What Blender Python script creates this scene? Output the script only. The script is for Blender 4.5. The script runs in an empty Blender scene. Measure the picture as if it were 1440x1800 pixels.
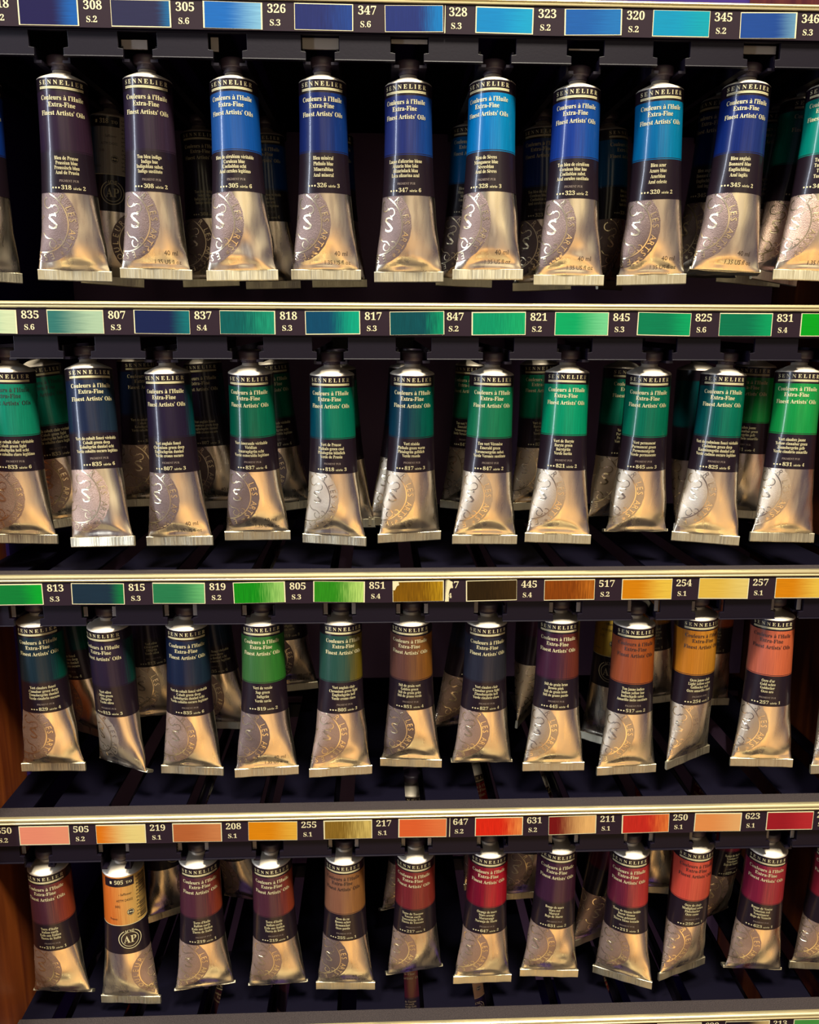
import bpy, bmesh, math, random, unicodedata
import numpy as np
from mathutils import Vector, Matrix

C = bpy.context.scene.collection
SC = bpy.context.scene
MM = 0.001                      # the whole scene is laid out in millimetres

# ------------------------------------------------------------------ camera
def set_camera():
    cam = bpy.data.cameras.new('camera')
    co = bpy.data.objects.new('camera', cam); C.objects.link(co)
    rx, ry, rz = -0.193, -0.003, -0.040           # pitch, roll, heading
    m = (Matrix.Rotation(rz, 3, 'Z') @ Matrix.Rotation(rx, 3, 'X') @ Matrix.Rotation(ry, 3, 'Y'))
    m = m @ Matrix.Rotation(math.radians(90), 3, 'X')
    co.matrix_world = Matrix.Translation((0, -449.5 * MM, 0)) @ m.to_4x4()
    cam.sensor_fit = 'HORIZONTAL'; cam.sensor_width = 36; cam.lens = 36
    cam.clip_start = 0.01; cam.clip_end = 50
    SC.camera = co
set_camera()

# ------------------------------------------------------------------ light and exposure
SC.view_settings.view_transform = 'Standard'
SC.view_settings.look = 'None'
SC.view_settings.gamma = 1.0
SC.view_settings.use_curve_mapping = False
SC.view_settings.exposure = EXPOSURE = 0.0
SC.cycles.max_bounces = 6
SC.cycles.use_denoising = True
SC.cycles.sample_clamp_indirect = 4.0

def set_world():
    w = bpy.data.worlds.new('shop_light'); SC.world = w; w.use_nodes = True
    nt = w.node_tree; N = nt.nodes; L = nt.links
    N.clear()
    out = N.new('ShaderNodeOutputWorld'); bg = N.new('ShaderNodeBackground')
    L.new(bg.outputs[0], out.inputs[0])
    tc = N.new('ShaderNodeTexCoord'); sep = N.new('ShaderNodeSeparateXYZ'); L.new(tc.outputs['Generated'], sep.inputs[0])
    noi = N.new('ShaderNodeTexNoise'); noi.inputs['Scale'].default_value = 3.2; noi.inputs['Detail'].default_value = 3
    L.new(tc.outputs['Generated'], noi.inputs['Vector'])
    # the shop across from the rack, by height: floor, lower shelving, lit shelving, ceiling
    zn = N.new('ShaderNodeMath'); zn.operation = 'MULTIPLY_ADD'
    L.new(noi.outputs['Fac'], zn.inputs[0]); zn.inputs[1].default_value = 0.22; L.new(sep.outputs['Z'], zn.inputs[2])
    mp = N.new('ShaderNodeMapRange'); L.new(zn.outputs[0], mp.inputs[0])
    mp.inputs['From Min'].default_value = -0.89; mp.inputs['From Max'].default_value = 1.11
    rz = N.new('ShaderNodeValToRGB'); L.new(mp.outputs[0], rz.inputs[0])
    el = rz.color_ramp.elements
    stops = [(0.0, (.07, .045, .045)), (.055, (.20, .11, .06)), (.10, (1.45, .80, .30)), (.175, (2.0, 1.18, .46)), (.22, (1.6, .96, .42)), (.28, (.85, .54, .32)), (.35, (.50, .37, .29)),
             (.42, (.42, .32, .27)), (.49, (.66, .51, .36)), (.54, (1.85, 1.52, .92)), (.61, (1.9, 1.6, 1.02)), (.66, (.42, .34, .23)), (1.0, (.14, .12, .11))]
    el[0].position = stops[0][0]; el[0].color = (*stops[0][1], 1)
    el[1].position = stops[-1][0]; el[1].color = (*stops[-1][1], 1)
    for p, c in stops[1:-1]:
        e = el.new(p); e.color = (*c, 1)
    # cooler and dimmer towards the left of the aisle, dim again far to the right and behind the rack
    mx = N.new('ShaderNodeValToRGB'); md = N.new('ShaderNodeMapRange'); L.new(sep.outputs['X'], md.inputs[0])
    xa = N.new('ShaderNodeMath'); xa.operation = 'MULTIPLY_ADD'; L.new(noi.outputs['Fac'], xa.inputs[0]); xa.inputs[1].default_value = .3; L.new(sep.outputs['X'], xa.inputs[2])
    L.new(xa.outputs[0], md.inputs[0])
    md.inputs['From Min'].default_value = -.85; md.inputs['From Max'].default_value = 1.15
    L.new(md.outputs[0], mx.inputs[0])
    ex = mx.color_ramp.elements
    ex[0].position = 0; ex[0].color = (.0, .0, .0, 1); ex[1].position = 1; ex[1].color = (.0, .0, .0, 1)
    for p, v in ((.34, .05), (.43, .85), (.60, 1.0), (.68, .45), (.72, .95), (.80, .25)):
        e = ex.new(p); e.color = (v, v, v, 1)
    fr = N.new('ShaderNodeMapRange'); L.new(sep.outputs['Y'], fr.inputs[0])
    fr.inputs['From Min'].default_value = -.1; fr.inputs['From Max'].default_value = -.45
    mm = N.new('ShaderNodeMath'); mm.operation = 'MULTIPLY'; L.new(mx.outputs[0], mm.inputs[0]); L.new(fr.outputs[0], mm.inputs[1])
    mix = N.new('ShaderNodeMix'); mix.data_type = 'RGBA'
    L.new(mm.outputs[0], mix.inputs['Factor'])
    mix.inputs[6].default_value = (.055, .045, .095, 1); L.new(rz.outputs[0], mix.inputs[7])
    L.new(mix.outputs[2], bg.inputs[0]); bg.inputs[1].default_value = WORLD
WORLD = 1.15
set_world()

def area(name, loc, aim, size, power, col, sy=None):
    d = bpy.data.lights.new(name, 'AREA'); d.energy = power; d.color = col
    d.shape = 'RECTANGLE'; d.size = size; d.size_y = sy or size
    o = bpy.data.objects.new(name, d); C.objects.link(o)
    o.location = loc
    o.rotation_euler = (Vector(aim) - Vector(loc)).to_track_quat('-Z', 'Y').to_euler()
    return o
area('ceiling_lamp', (0.25, -0.95, 1.75), (0, 0, -.1), 0.40, 188, (1.0, .92, .74))
area('ceiling_lamp', (-0.55, -0.75, 1.75), (0, 0, -.1), 0.25, 62, (1.0, .93, .80))
area('side_window', (-0.95, -0.50, 0.20), (0, 0, 0), 0.05, 17, (.78, .86, 1.0), 1.3)

# ------------------------------------------------------------------ materials
ALBEDO = .36                    # every painted, printed or plastic surface is this much of its display colour; the lamps are set to match
def lin(c, k=1.0):
    return tuple(k * ((u / 255) / 12.92 if u / 255 <= .04045 else ((u / 255 + .055) / 1.055) ** 2.4) for u in c) + (1,)

def mat(name, col, rough=.5, metal=0, spec=.5, coat=0):
    m = bpy.data.materials.new(name); m.use_nodes = True
    b = m.node_tree.nodes['Principled BSDF']
    b.inputs['Base Color'].default_value = lin(col, ALBEDO if metal < .5 else 1); b.inputs['Roughness'].default_value = rough
    b.inputs['Metallic'].default_value = metal; b.inputs['Specular IOR Level'].default_value = spec
    b.inputs['Coat Weight'].default_value = coat; b.inputs['Coat Roughness'].default_value = .12
    return m

def noise_bump(m, scale, strength, stretch=(1, 1, 1), dist=.0002, rough=None, detail=3):
    nt = m.node_tree; N = nt.nodes; L = nt.links; b = N['Principled BSDF']
    tc = N.new('ShaderNodeTexCoord'); mp = N.new('ShaderNodeMapping'); mp.inputs['Scale'].default_value = stretch
    L.new(tc.outputs['Object'], mp.inputs[0])
    n = N.new('ShaderNodeTexNoise'); n.inputs['Scale'].default_value = scale; n.inputs['Detail'].default_value = detail
    L.new(mp.outputs[0], n.inputs['Vector'])
    bp = N.new('ShaderNodeBump'); bp.inputs['Strength'].default_value = strength; bp.inputs['Distance'].default_value = dist
    L.new(n.outputs['Fac'], bp.inputs['Height']); L.new(bp.outputs[0], b.inputs['Normal'])
    if rough:
        r = N.new('ShaderNodeMapRange'); r.inputs['To Min'].default_value = rough[0]; r.inputs['To Max'].default_value = rough[1]
        r.inputs['From Min'].default_value = .3; r.inputs['From Max'].default_value = .7
        L.new(n.outputs['Fac'], r.inputs[0]); L.new(r.outputs[0], b.inputs['Roughness'])
    return n

def speckle(m, base, spot, scale, thr):
    nt = m.node_tree; N = nt.nodes; L = nt.links; b = N['Principled BSDF']
    tc = N.new('ShaderNodeTexCoord')
    n = N.new('ShaderNodeTexNoise'); n.inputs['Scale'].default_value = scale; n.inputs['Detail'].default_value = 2
    n.inputs['Roughness'].default_value = .8
    L.new(tc.outputs['Object'], n.inputs['Vector'])
    r = N.new('ShaderNodeValToRGB'); L.new(n.outputs['Fac'], r.inputs[0])
    r.color_ramp.elements[0].position = thr[0]; r.color_ramp.elements[0].color = lin(base, ALBEDO)
    r.color_ramp.elements[1].position = thr[1]; r.color_ramp.elements[1].color = lin(spot, ALBEDO)
    L.new(r.outputs[0], b.inputs['Base Color'])

M = {}
M['label_black'] = mat('label_black', (33, 21, 31), .34, 0, .22, .28)
M['ink_cream'] = mat('ink_cream', (240, 228, 176), .5)
M['ink_dark'] = mat('ink_dark', (30, 12, 16), .5)
M['ink_grey'] = mat('ink_grey', (150, 132, 120), .5)
M['foil'] = mat('bare_foil', (226, 214, 190), .27, 1)
noise_bump(M['foil'], 260, .22, (1, 1, .12), .0003, (.20, .36))
M['crimp'] = mat('crimped_foil', (180, 173, 150), .42, 1)
noise_bump(M['crimp'], 900, .5, (1, 1, .06), .0003, (.34, .5))
M['shoulder'] = mat('shoulder_metal', (206, 196, 180), .6, 1)
noise_bump(M['shoulder'], 1500, .25, (1, 1, 1), .0002)
def seal_mat(name, col, metal, rough):
    m = mat(name, col, rough, metal); noise_bump(m, 2600, .8, (1, 1, 1), .0003); return m
M['seal_dark'] = seal_mat('engraved_seal_dark', (116, 100, 96), .85, .5)
M['seal_mid'] = seal_mat('engraved_seal', (166, 142, 128), .9, .46)
M['seal_faint'] = seal_mat('engraved_seal_faint', (208, 194, 172), 1, .36)
M['seal_line'] = mat('engraved_line', (244, 228, 186), .3, 1)
M['seal_line_faint'] = mat('engraved_line_faint', (236, 222, 190), .26, 1)
M['print_grey'] = mat('printed_grey', (70, 52, 40), .55)
M['cap'] = mat('black_cap', (74, 60, 78), .42, 0, .5)
M['card'] = mat('card_black', (44, 29, 40), .6, 0, .08)
M['paper'] = mat('cream_paper', (238, 226, 178), .8)
M['alu'] = mat('brushed_aluminium', (164, 153, 118), .36, .8); noise_bump(M['alu'], 400, .2, (.02, 1, 1), .0002)
M['rail'] = mat('black_rail_plastic', (19, 12, 27), .45, 0, .14); noise_bump(M['rail'], 900, .15)
M['lane'] = mat('lane_plastic', (26, 20, 36), .4, 0, .2)
M['clip'] = mat('grey_clip_plastic', (150, 142, 136), .25, 0, .5)
M['tray'] = mat('dusty_black_tray', (56, 48, 58), .75, 0, .2); speckle(M['tray'], (36, 28, 31), (122, 108, 104), 2200, (.46, .86))
M['deck'] = mat('black_deck', (8, 5, 24), .6, 0, .08)
M['panel'] = mat('dark_back_panel', (150, 116, 156), .6, 0, .15)
M['void'] = mat('black_cabinet_lining', (60, 36, 120), .8, 0, .1)

def wood():
    m = mat('varnished_wood', (150, 84, 34), .35, 0, .45)
    nt = m.node_tree; N = nt.nodes; L = nt.links; b = N['Principled BSDF']
    tc = N.new('ShaderNodeTexCoord'); mp = N.new('ShaderNodeMapping'); mp.inputs['Scale'].default_value = (40, 40, 3)
    L.new(tc.outputs['Object'], mp.inputs[0])
    n = N.new('ShaderNodeTexNoise'); n.inputs['Scale'].default_value = 1.6; n.inputs['Detail'].default_value = 6; n.inputs['Distortion'].default_value = 1.2
    L.new(mp.outputs[0], n.inputs['Vector'])
    r = N.new('ShaderNodeValToRGB'); L.new(n.outputs['Fac'], r.inputs[0])
    r.color_ramp.elements[0].position = .3; r.color_ramp.elements[0].color = lin((118, 50, 22), ALBEDO)
    r.color_ramp.elements[1].position = .72; r.color_ramp.elements[1].color = lin((180, 92, 34), ALBEDO)
    L.new(r.outputs[0], b.inputs['Base Color'])
    return m
M['wood'] = wood()

def pigment(name, c1, c2, edge=(.35, .8), streak=1.0, dirs='V', rough=.34, coat=.35, spec=.15):
    """printed or brushed paint: masstone to tint across U, with brush streaks"""
    m = mat(name, c1, rough, 0, spec, coat)
    nt = m.node_tree; N = nt.nodes; L = nt.links; b = N['Principled BSDF']
    uv = N.new('ShaderNodeUVMap'); uv.uv_map = 'print'
    sep = N.new('ShaderNodeSeparateXYZ'); L.new(uv.outputs[0], sep.inputs[0])
    mp = N.new('ShaderNodeMapping'); mp.inputs['Scale'].default_value = (46, 1.2, 1) if dirs == 'V' else (2.0, 34, 1)
    mp.inputs['Location'].default_value = (random.random() * 9, random.random() * 9, 0)
    L.new(uv.outputs[0], mp.inputs[0])
    n = N.new('ShaderNodeTexNoise'); n.inputs['Scale'].default_value = 1; n.inputs['Detail'].default_value = 3
    L.new(mp.outputs[0], n.inputs['Vector'])
    a = N.new('ShaderNodeMath'); a.operation = 'MULTIPLY_ADD'
    L.new(n.outputs['Fac'], a.inputs[0]); a.inputs[1].default_value = .5 * streak; L.new(sep.outputs['X'], a.inputs[2])
    r = N.new('ShaderNodeMapRange'); r.interpolation_type = 'SMOOTHSTEP'; L.new(a.outputs[0], r.inputs[0])
    r.inputs['From Min'].default_value = edge[0] + .25 * streak; r.inputs['From Max'].default_value = edge[1] + .25 * streak
    mix = N.new('ShaderNodeMix'); mix.data_type = 'RGBA'; L.new(r.outputs[0], mix.inputs['Factor'])
    mix.inputs[6].default_value = lin(c1, ALBEDO * .86); mix.inputs[7].default_value = lin(c2, ALBEDO * .86)
    hs = N.new('ShaderNodeHueSaturation'); L.new(mix.outputs[2], hs.inputs['Color'])
    v = N.new('ShaderNodeMapRange'); L.new(n.outputs['Fac'], v.inputs[0])
    v.inputs['From Min'].default_value = .25; v.inputs['From Max'].default_value = .75
    v.inputs['To Min'].default_value = 1 - .22 * streak; v.inputs['To Max'].default_value = 1 + .18 * streak
    L.new(v.outputs[0], hs.inputs['Value']); L.new(hs.outputs[0], b.inputs['Base Color'])
    return m

# ------------------------------------------------------------------ small builders
def link(name, me, parent=None):
    o = bpy.data.objects.new(name, me); C.objects.link(o)
    if parent is not None: o.parent = parent
    return o

def tag(o, label, cat, group=None, kind=None):
    o['label'] = label; o['category'] = cat
    if group: o['group'] = group
    if kind: o['kind'] = kind
    return o

class MB:
    """collects pieces (in mm) into one mesh"""
    def __init__(s): s.v = []; s.f = []; s.m = []; s.uv = []; s.n = 0; s.mats = []; s.sm = []
    def slot(s, m):
        if m not in s.mats: s.mats.append(m)
        return s.mats.index(m)
    def add(s, verts, faces, m, uv=None, smooth=False):
        verts = np.asarray(verts, float); k = s.slot(m)
        s.v.append(verts); s.uv.append(np.zeros((len(verts), 2)) if uv is None else np.asarray(uv, float))
        for f in faces: s.f.append([i + s.n for i in f]); s.m.append(k); s.sm.append(smooth)
        s.n += len(verts)
    def box(s, x0, x1, y0, y1, z0, z1, m):
        v = [(x, y, z) for x in (x0, x1) for y in (y0, y1) for z in (z0, z1)]
        s.add(v, [(0, 1, 3, 2), (4, 6, 7, 5), (0, 4, 5, 1), (2, 3, 7, 6), (0, 2, 6, 4), (1, 5, 7, 3)], m)
    def prism(s, pts, axis, a, b, m, smooth=False):
        """pts: outline (u,w) counter-clockwise; axis 'x' -> (y,z), axis 'y' -> (x,z)"""
        n = len(pts)
        if axis == 'x': v = [(a, p[0], p[1]) for p in pts] + [(b, p[0], p[1]) for p in pts]
        else: v = [(p[0], a, p[1]) for p in pts] + [(p[0], b, p[1]) for p in pts]
        f = [tuple(range(n)), tuple(range(2 * n - 1, n - 1, -1))] + [(i, i + n, (i + 1) % n + n, (i + 1) % n) for i in range(n)]
        s.add(v, f, m, None, smooth)
    def grid(s, P, m, uv=None, closed=False, smooth=True):
        """P: rows x cols x 3"""
        R, K = P.shape[:2]
        f = []
        for i in range(R - 1):
            for j in range(K if closed else K - 1):
                j2 = (j + 1) % K
                f.append((i * K + j, (i + 1) * K + j, (i + 1) * K + j2, i * K + j2))
        s.add(P.reshape(-1, 3), f, m, None if uv is None else uv.reshape(-1, 2), smooth)
    def lathe(s, prof, m, n=40, cz=0, smooth=True, ridge=None):
        ph = np.arange(n) * 2 * math.pi / n
        P = np.zeros((len(prof), n, 3))
        for i, (r, z) in enumerate(prof):
            rr = np.full(n, r, float)
            if ridge and ridge[0] <= i <= ridge[1]: rr = r + .22 * (np.arange(n) % 2)
            P[i, :, 0] = rr * np.sin(ph); P[i, :, 1] = -rr * np.cos(ph); P[i, :, 2] = z + cz
        s.grid(P[::-1], m, None, True, smooth)
    def mesh(s, name, recalc=True, bevel=0):
        me = bpy.data.meshes.new(name)
        me.from_pydata((np.concatenate(s.v) * MM).tolist(), [], s.f)
        for m in s.mats: me.materials.append(m)
        me.polygons.foreach_set('material_index', s.m); me.polygons.foreach_set('use_smooth', s.sm)
        uvs = np.concatenate(s.uv)
        if uvs.any():
            l = me.uv_layers.new(name='print')
            vi = np.zeros(len(me.loops), int); me.loops.foreach_get('vertex_index', vi)
            l.data.foreach_set('uv', uvs[vi].astype(np.float32).ravel())
        if recalc or bevel:
            bm = bmesh.new(); bm.from_mesh(me)
            if recalc: bmesh.ops.recalc_face_normals(bm, faces=bm.faces)
            if bevel:
                ed = [e for e in bm.edges if len(e.link_faces) == 2 and e.calc_face_angle(0) > .6]
                bmesh.ops.bevel(bm, geom=ed, offset=bevel * MM, segments=2, affect='EDGES', profile=.6)
            bm.to_mesh(me); bm.free()
        me.update()
        return me
    def build(s, name, parent=None, recalc=True, bevel=0): return link(name, s.mesh(name, recalc, bevel), parent)

# ------------------------------------------------------------------ lettering
_tc = bpy.data.curves.new('type', 'FONT'); _tc.resolution_u = 2
_to = bpy.data.objects.new('type', _tc)
def _raw(body, sp=1.0):
    _tc.body = body; _tc.space_character = sp
    me = _to.to_mesh()
    n = len(me.vertices); v = np.zeros(n * 3); me.vertices.foreach_get('co', v)
    f = [tuple(p.vertices) for p in me.polygons]
    _to.to_mesh_clear()
    return v.reshape(-1, 3)[:, :2].copy(), f
def _bold(ch):
    if 'A' <= ch <= 'Z': return chr(0x1D400 + ord(ch) - 65)
    if 'a' <= ch <= 'z': return chr(0x1D41A + ord(ch) - 97)
    if ch.isdigit(): return chr(0x1D7CE + int(ch))
    return ch
_cache = {}
def type_set(text, serif=True, sp=1.0):
    """(verts, faces) of a line of type, capital height 1, baseline at 0, centred on 0, and its width"""
    key = (text, serif, sp)
    if key in _cache: return _cache[key]
    if not serif:
        v, f = _raw(text, sp); h = _raw('H')[0][:, 1].max(); v = v / h
    else:
        base = ''; acc = []
        for ch in unicodedata.normalize('NFD', text):
            if unicodedata.combining(ch): acc.append((len(base) - 1, ch))
            else: base += ch
        b = ''.join(_bold(c) for c in base)
        v, f = _raw(b, sp); h = _raw(_bold('H'))[0][:, 1].max()
        v = v / h; f = list(f)
        for i, a in acc:
            right = _raw(b[:i + 1], sp)[0][:, 0].max() / h
            g = _raw(b[i])[0] / h; w = g[:, 0].max() - g[:, 0].min()
            cx = right - w / 2; top = max(g[:, 1].max() if base[i] != 'i' else .68, .68) + .08
            n = len(v)
            def quad(pts):
                nonlocal v, f
                k = len(v); v = np.vstack([v, np.array(pts)]); f.append((k, k + 1, k + 2, k + 3))
            if a == '\u0301': quad([(cx - .12, top), (cx - .02, top), (cx + .18, top + .24), (cx + .02, top + .24)])
            elif a == '\u0300': quad([(cx + .02, top), (cx + .12, top), (cx - .02, top + .24), (cx - .18, top + .24)])
            elif a == '\u0308':
                for d in (-.15, .15): quad([(cx + d - .08, top), (cx + d + .08, top), (cx + d + .08, top + .17), (cx + d - .08, top + .17)])
            elif a == '\u0302':
                quad([(cx - .2, top), (cx - .08, top), (cx + .04, top + .2), (cx - .04, top + .2)])
                quad([(cx + .2, top), (cx + .08, top), (cx - .04, top + .2), (cx + .04, top + .2)])
    x0, x1 = v[:, 0].min(), v[:, 0].max()
    v = v - np.array([(x0 + x1) / 2, 0])
    _cache[key] = (v, f, x1 - x0)
    return _cache[key]
def place_type(text, cap, x, y, width=None, squeeze=1.0, serif=True, sp=1.0, anchor='c'):
    v, f, w = type_set(text, serif, sp)
    kx = cap * squeeze if width is None else width / w
    ww = w * kx
    off = {'c': x, 'l': x + ww / 2, 'r': x - ww / 2}[anchor]
    return np.stack([v[:, 0] * kx + off, v[:, 1] * cap + y], 1), f
POSES = [
 [
  ('341', -206.9, 135.6, -213.0, 22, 38.7, 42, -10),
  ('318', -162.4, 136.1, -164.4, 22, 37.6, 7, 8),
  ('308', -118.6, 137.2, -120.5, 22, 38.7, 4, 5),
  ('305', -74.0, 136.2, -72.3, 14, 37.9, 0, 0),
  ('326', -27.7, 137.4, -27.6, 22, 38.9, 0, 1),
  ('347', 17.4, 136.6, 18.1, 22, 38.1, -5, -6),
  ('328', 62.0, 137.5, 61.0, 14, 39.2, -9, -10),
  ('323', 107.3, 135.1, 106.5, 17.2, 36.3, -6, -7),
  ('320', 151.8, 136.0, 154.5, 22, 37.4, -5, -7),
  ('345', 198.7, 138.0, 192.8, 14, 39.8, -7, -8),
  ('346', 245.4, 138.1, 240.6, 14, 39.9, -11, -14),
 ],
 [
  ('833', -201.8, -10.9, -204.6, 21.3, -109.6, 1, 11),
  ('835', -159.4, -10.3, -155.0, 8.0, -108.5, -11, 32),
  ('807', -116.2, -12.0, -114.4, 18.6, -110.8, -3, 3),
  ('837', -70.3, -11.6, -70.9, 27.9, -109.9, 2, -2),
  ('818', -25.0, -12.7, -25.3, 21.7, -111.4, -13, 9),
  ('817', 20.0, -12.1, 18.9, 25.0, -110.6, 12, -12),
  ('847', 65.0, -12.5, 63.1, 19.7, -111.3, 2, -5),
  ('821', 107.9, -11.3, 105.7, 16.0, -110.0, -5, -6),
  ('845', 154.8, -11.8, 155.1, 25.4, -110.3, -1, -13),
  ('825', 198.1, -12.3, 194.4, 17.9, -111.0, -13, -4),
  ('831', 241.5, -11.0, 238.7, 13.6, -109.7, 0, -24),
 ],
 [
  ('829', -198.4, -154.6, -199.1, 22.5, -253.3, 0, 13),
  ('813', -158.1, -157.9, -157.9, 24.8, -256.4, -27, 15),
  ('835', -112.5, -157.9, -114.8, 21.4, -256.6, -4, 12),
  ('819', -68.3, -156.3, -68.3, 15.3, -255.1, 5, -2),
  ('805', -21.9, -156.4, -23.2, 14.1, -255.1, 7, 4),
  ('851', 19.9, -156.3, 20.3, 23.2, -254.9, -5, -2),
  ('827', 65.0, -157.8, 64.5, 21.2, -256.6, 0, -1),
  ('445', 108.8, -156.5, 108.5, 15.9, -255.3, 0, -13),
  ('517', 154.8, -160.1, 154.9, 17.0, -258.9, 5, -14),
  ('254', 192.6, -154.9, 195.3, 22.1, -253.6, 28, -25),
  ('257', 239.8, -156.1, 239.9, 16.0, -254.9, -5, -19),
  ('442', 286.6, -157.7, 286.7, 8.0, -256.0, 0, -29),
 ],
 [
  ('219', -205.5, -313.2, -205.1, 20.6, -412.0, -4, 9),
  ('505', -159.9, -315.6, -160.7, 17.3, -414.4, -3, 22),
  ('219', -112.5, -310.8, -113.2, 18.3, -409.6, 9, 3),
  ('219', -67.5, -311.8, -66.2, 20.2, -410.6, 2, 4),
  ('255', -21.6, -310.7, -22.2, 18.4, -409.5, -2, -3),
  ('217', 23.0, -309.8, 23.4, 26.1, -408.3, 9, -18),
  ('647', 69.5, -308.2, 67.4, 18.0, -406.9, 2, -6),
  ('631', 113.8, -306.4, 111.8, 19.6, -405.2, -2, -8),
  ('211', 160.6, -310.7, 160.9, 19.1, -409.4, -25, 7),
  ('250', 201.5, -307.3, 201.6, 21.3, -406.0, 21, -26),
  ('623', 250.0, -311.7, 250.1, 22.1, -410.4, -5, -16),
  ('629', 295.3, -311.0, 296.9, 24.9, -409.5, -5, -25),
 ],
]
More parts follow.
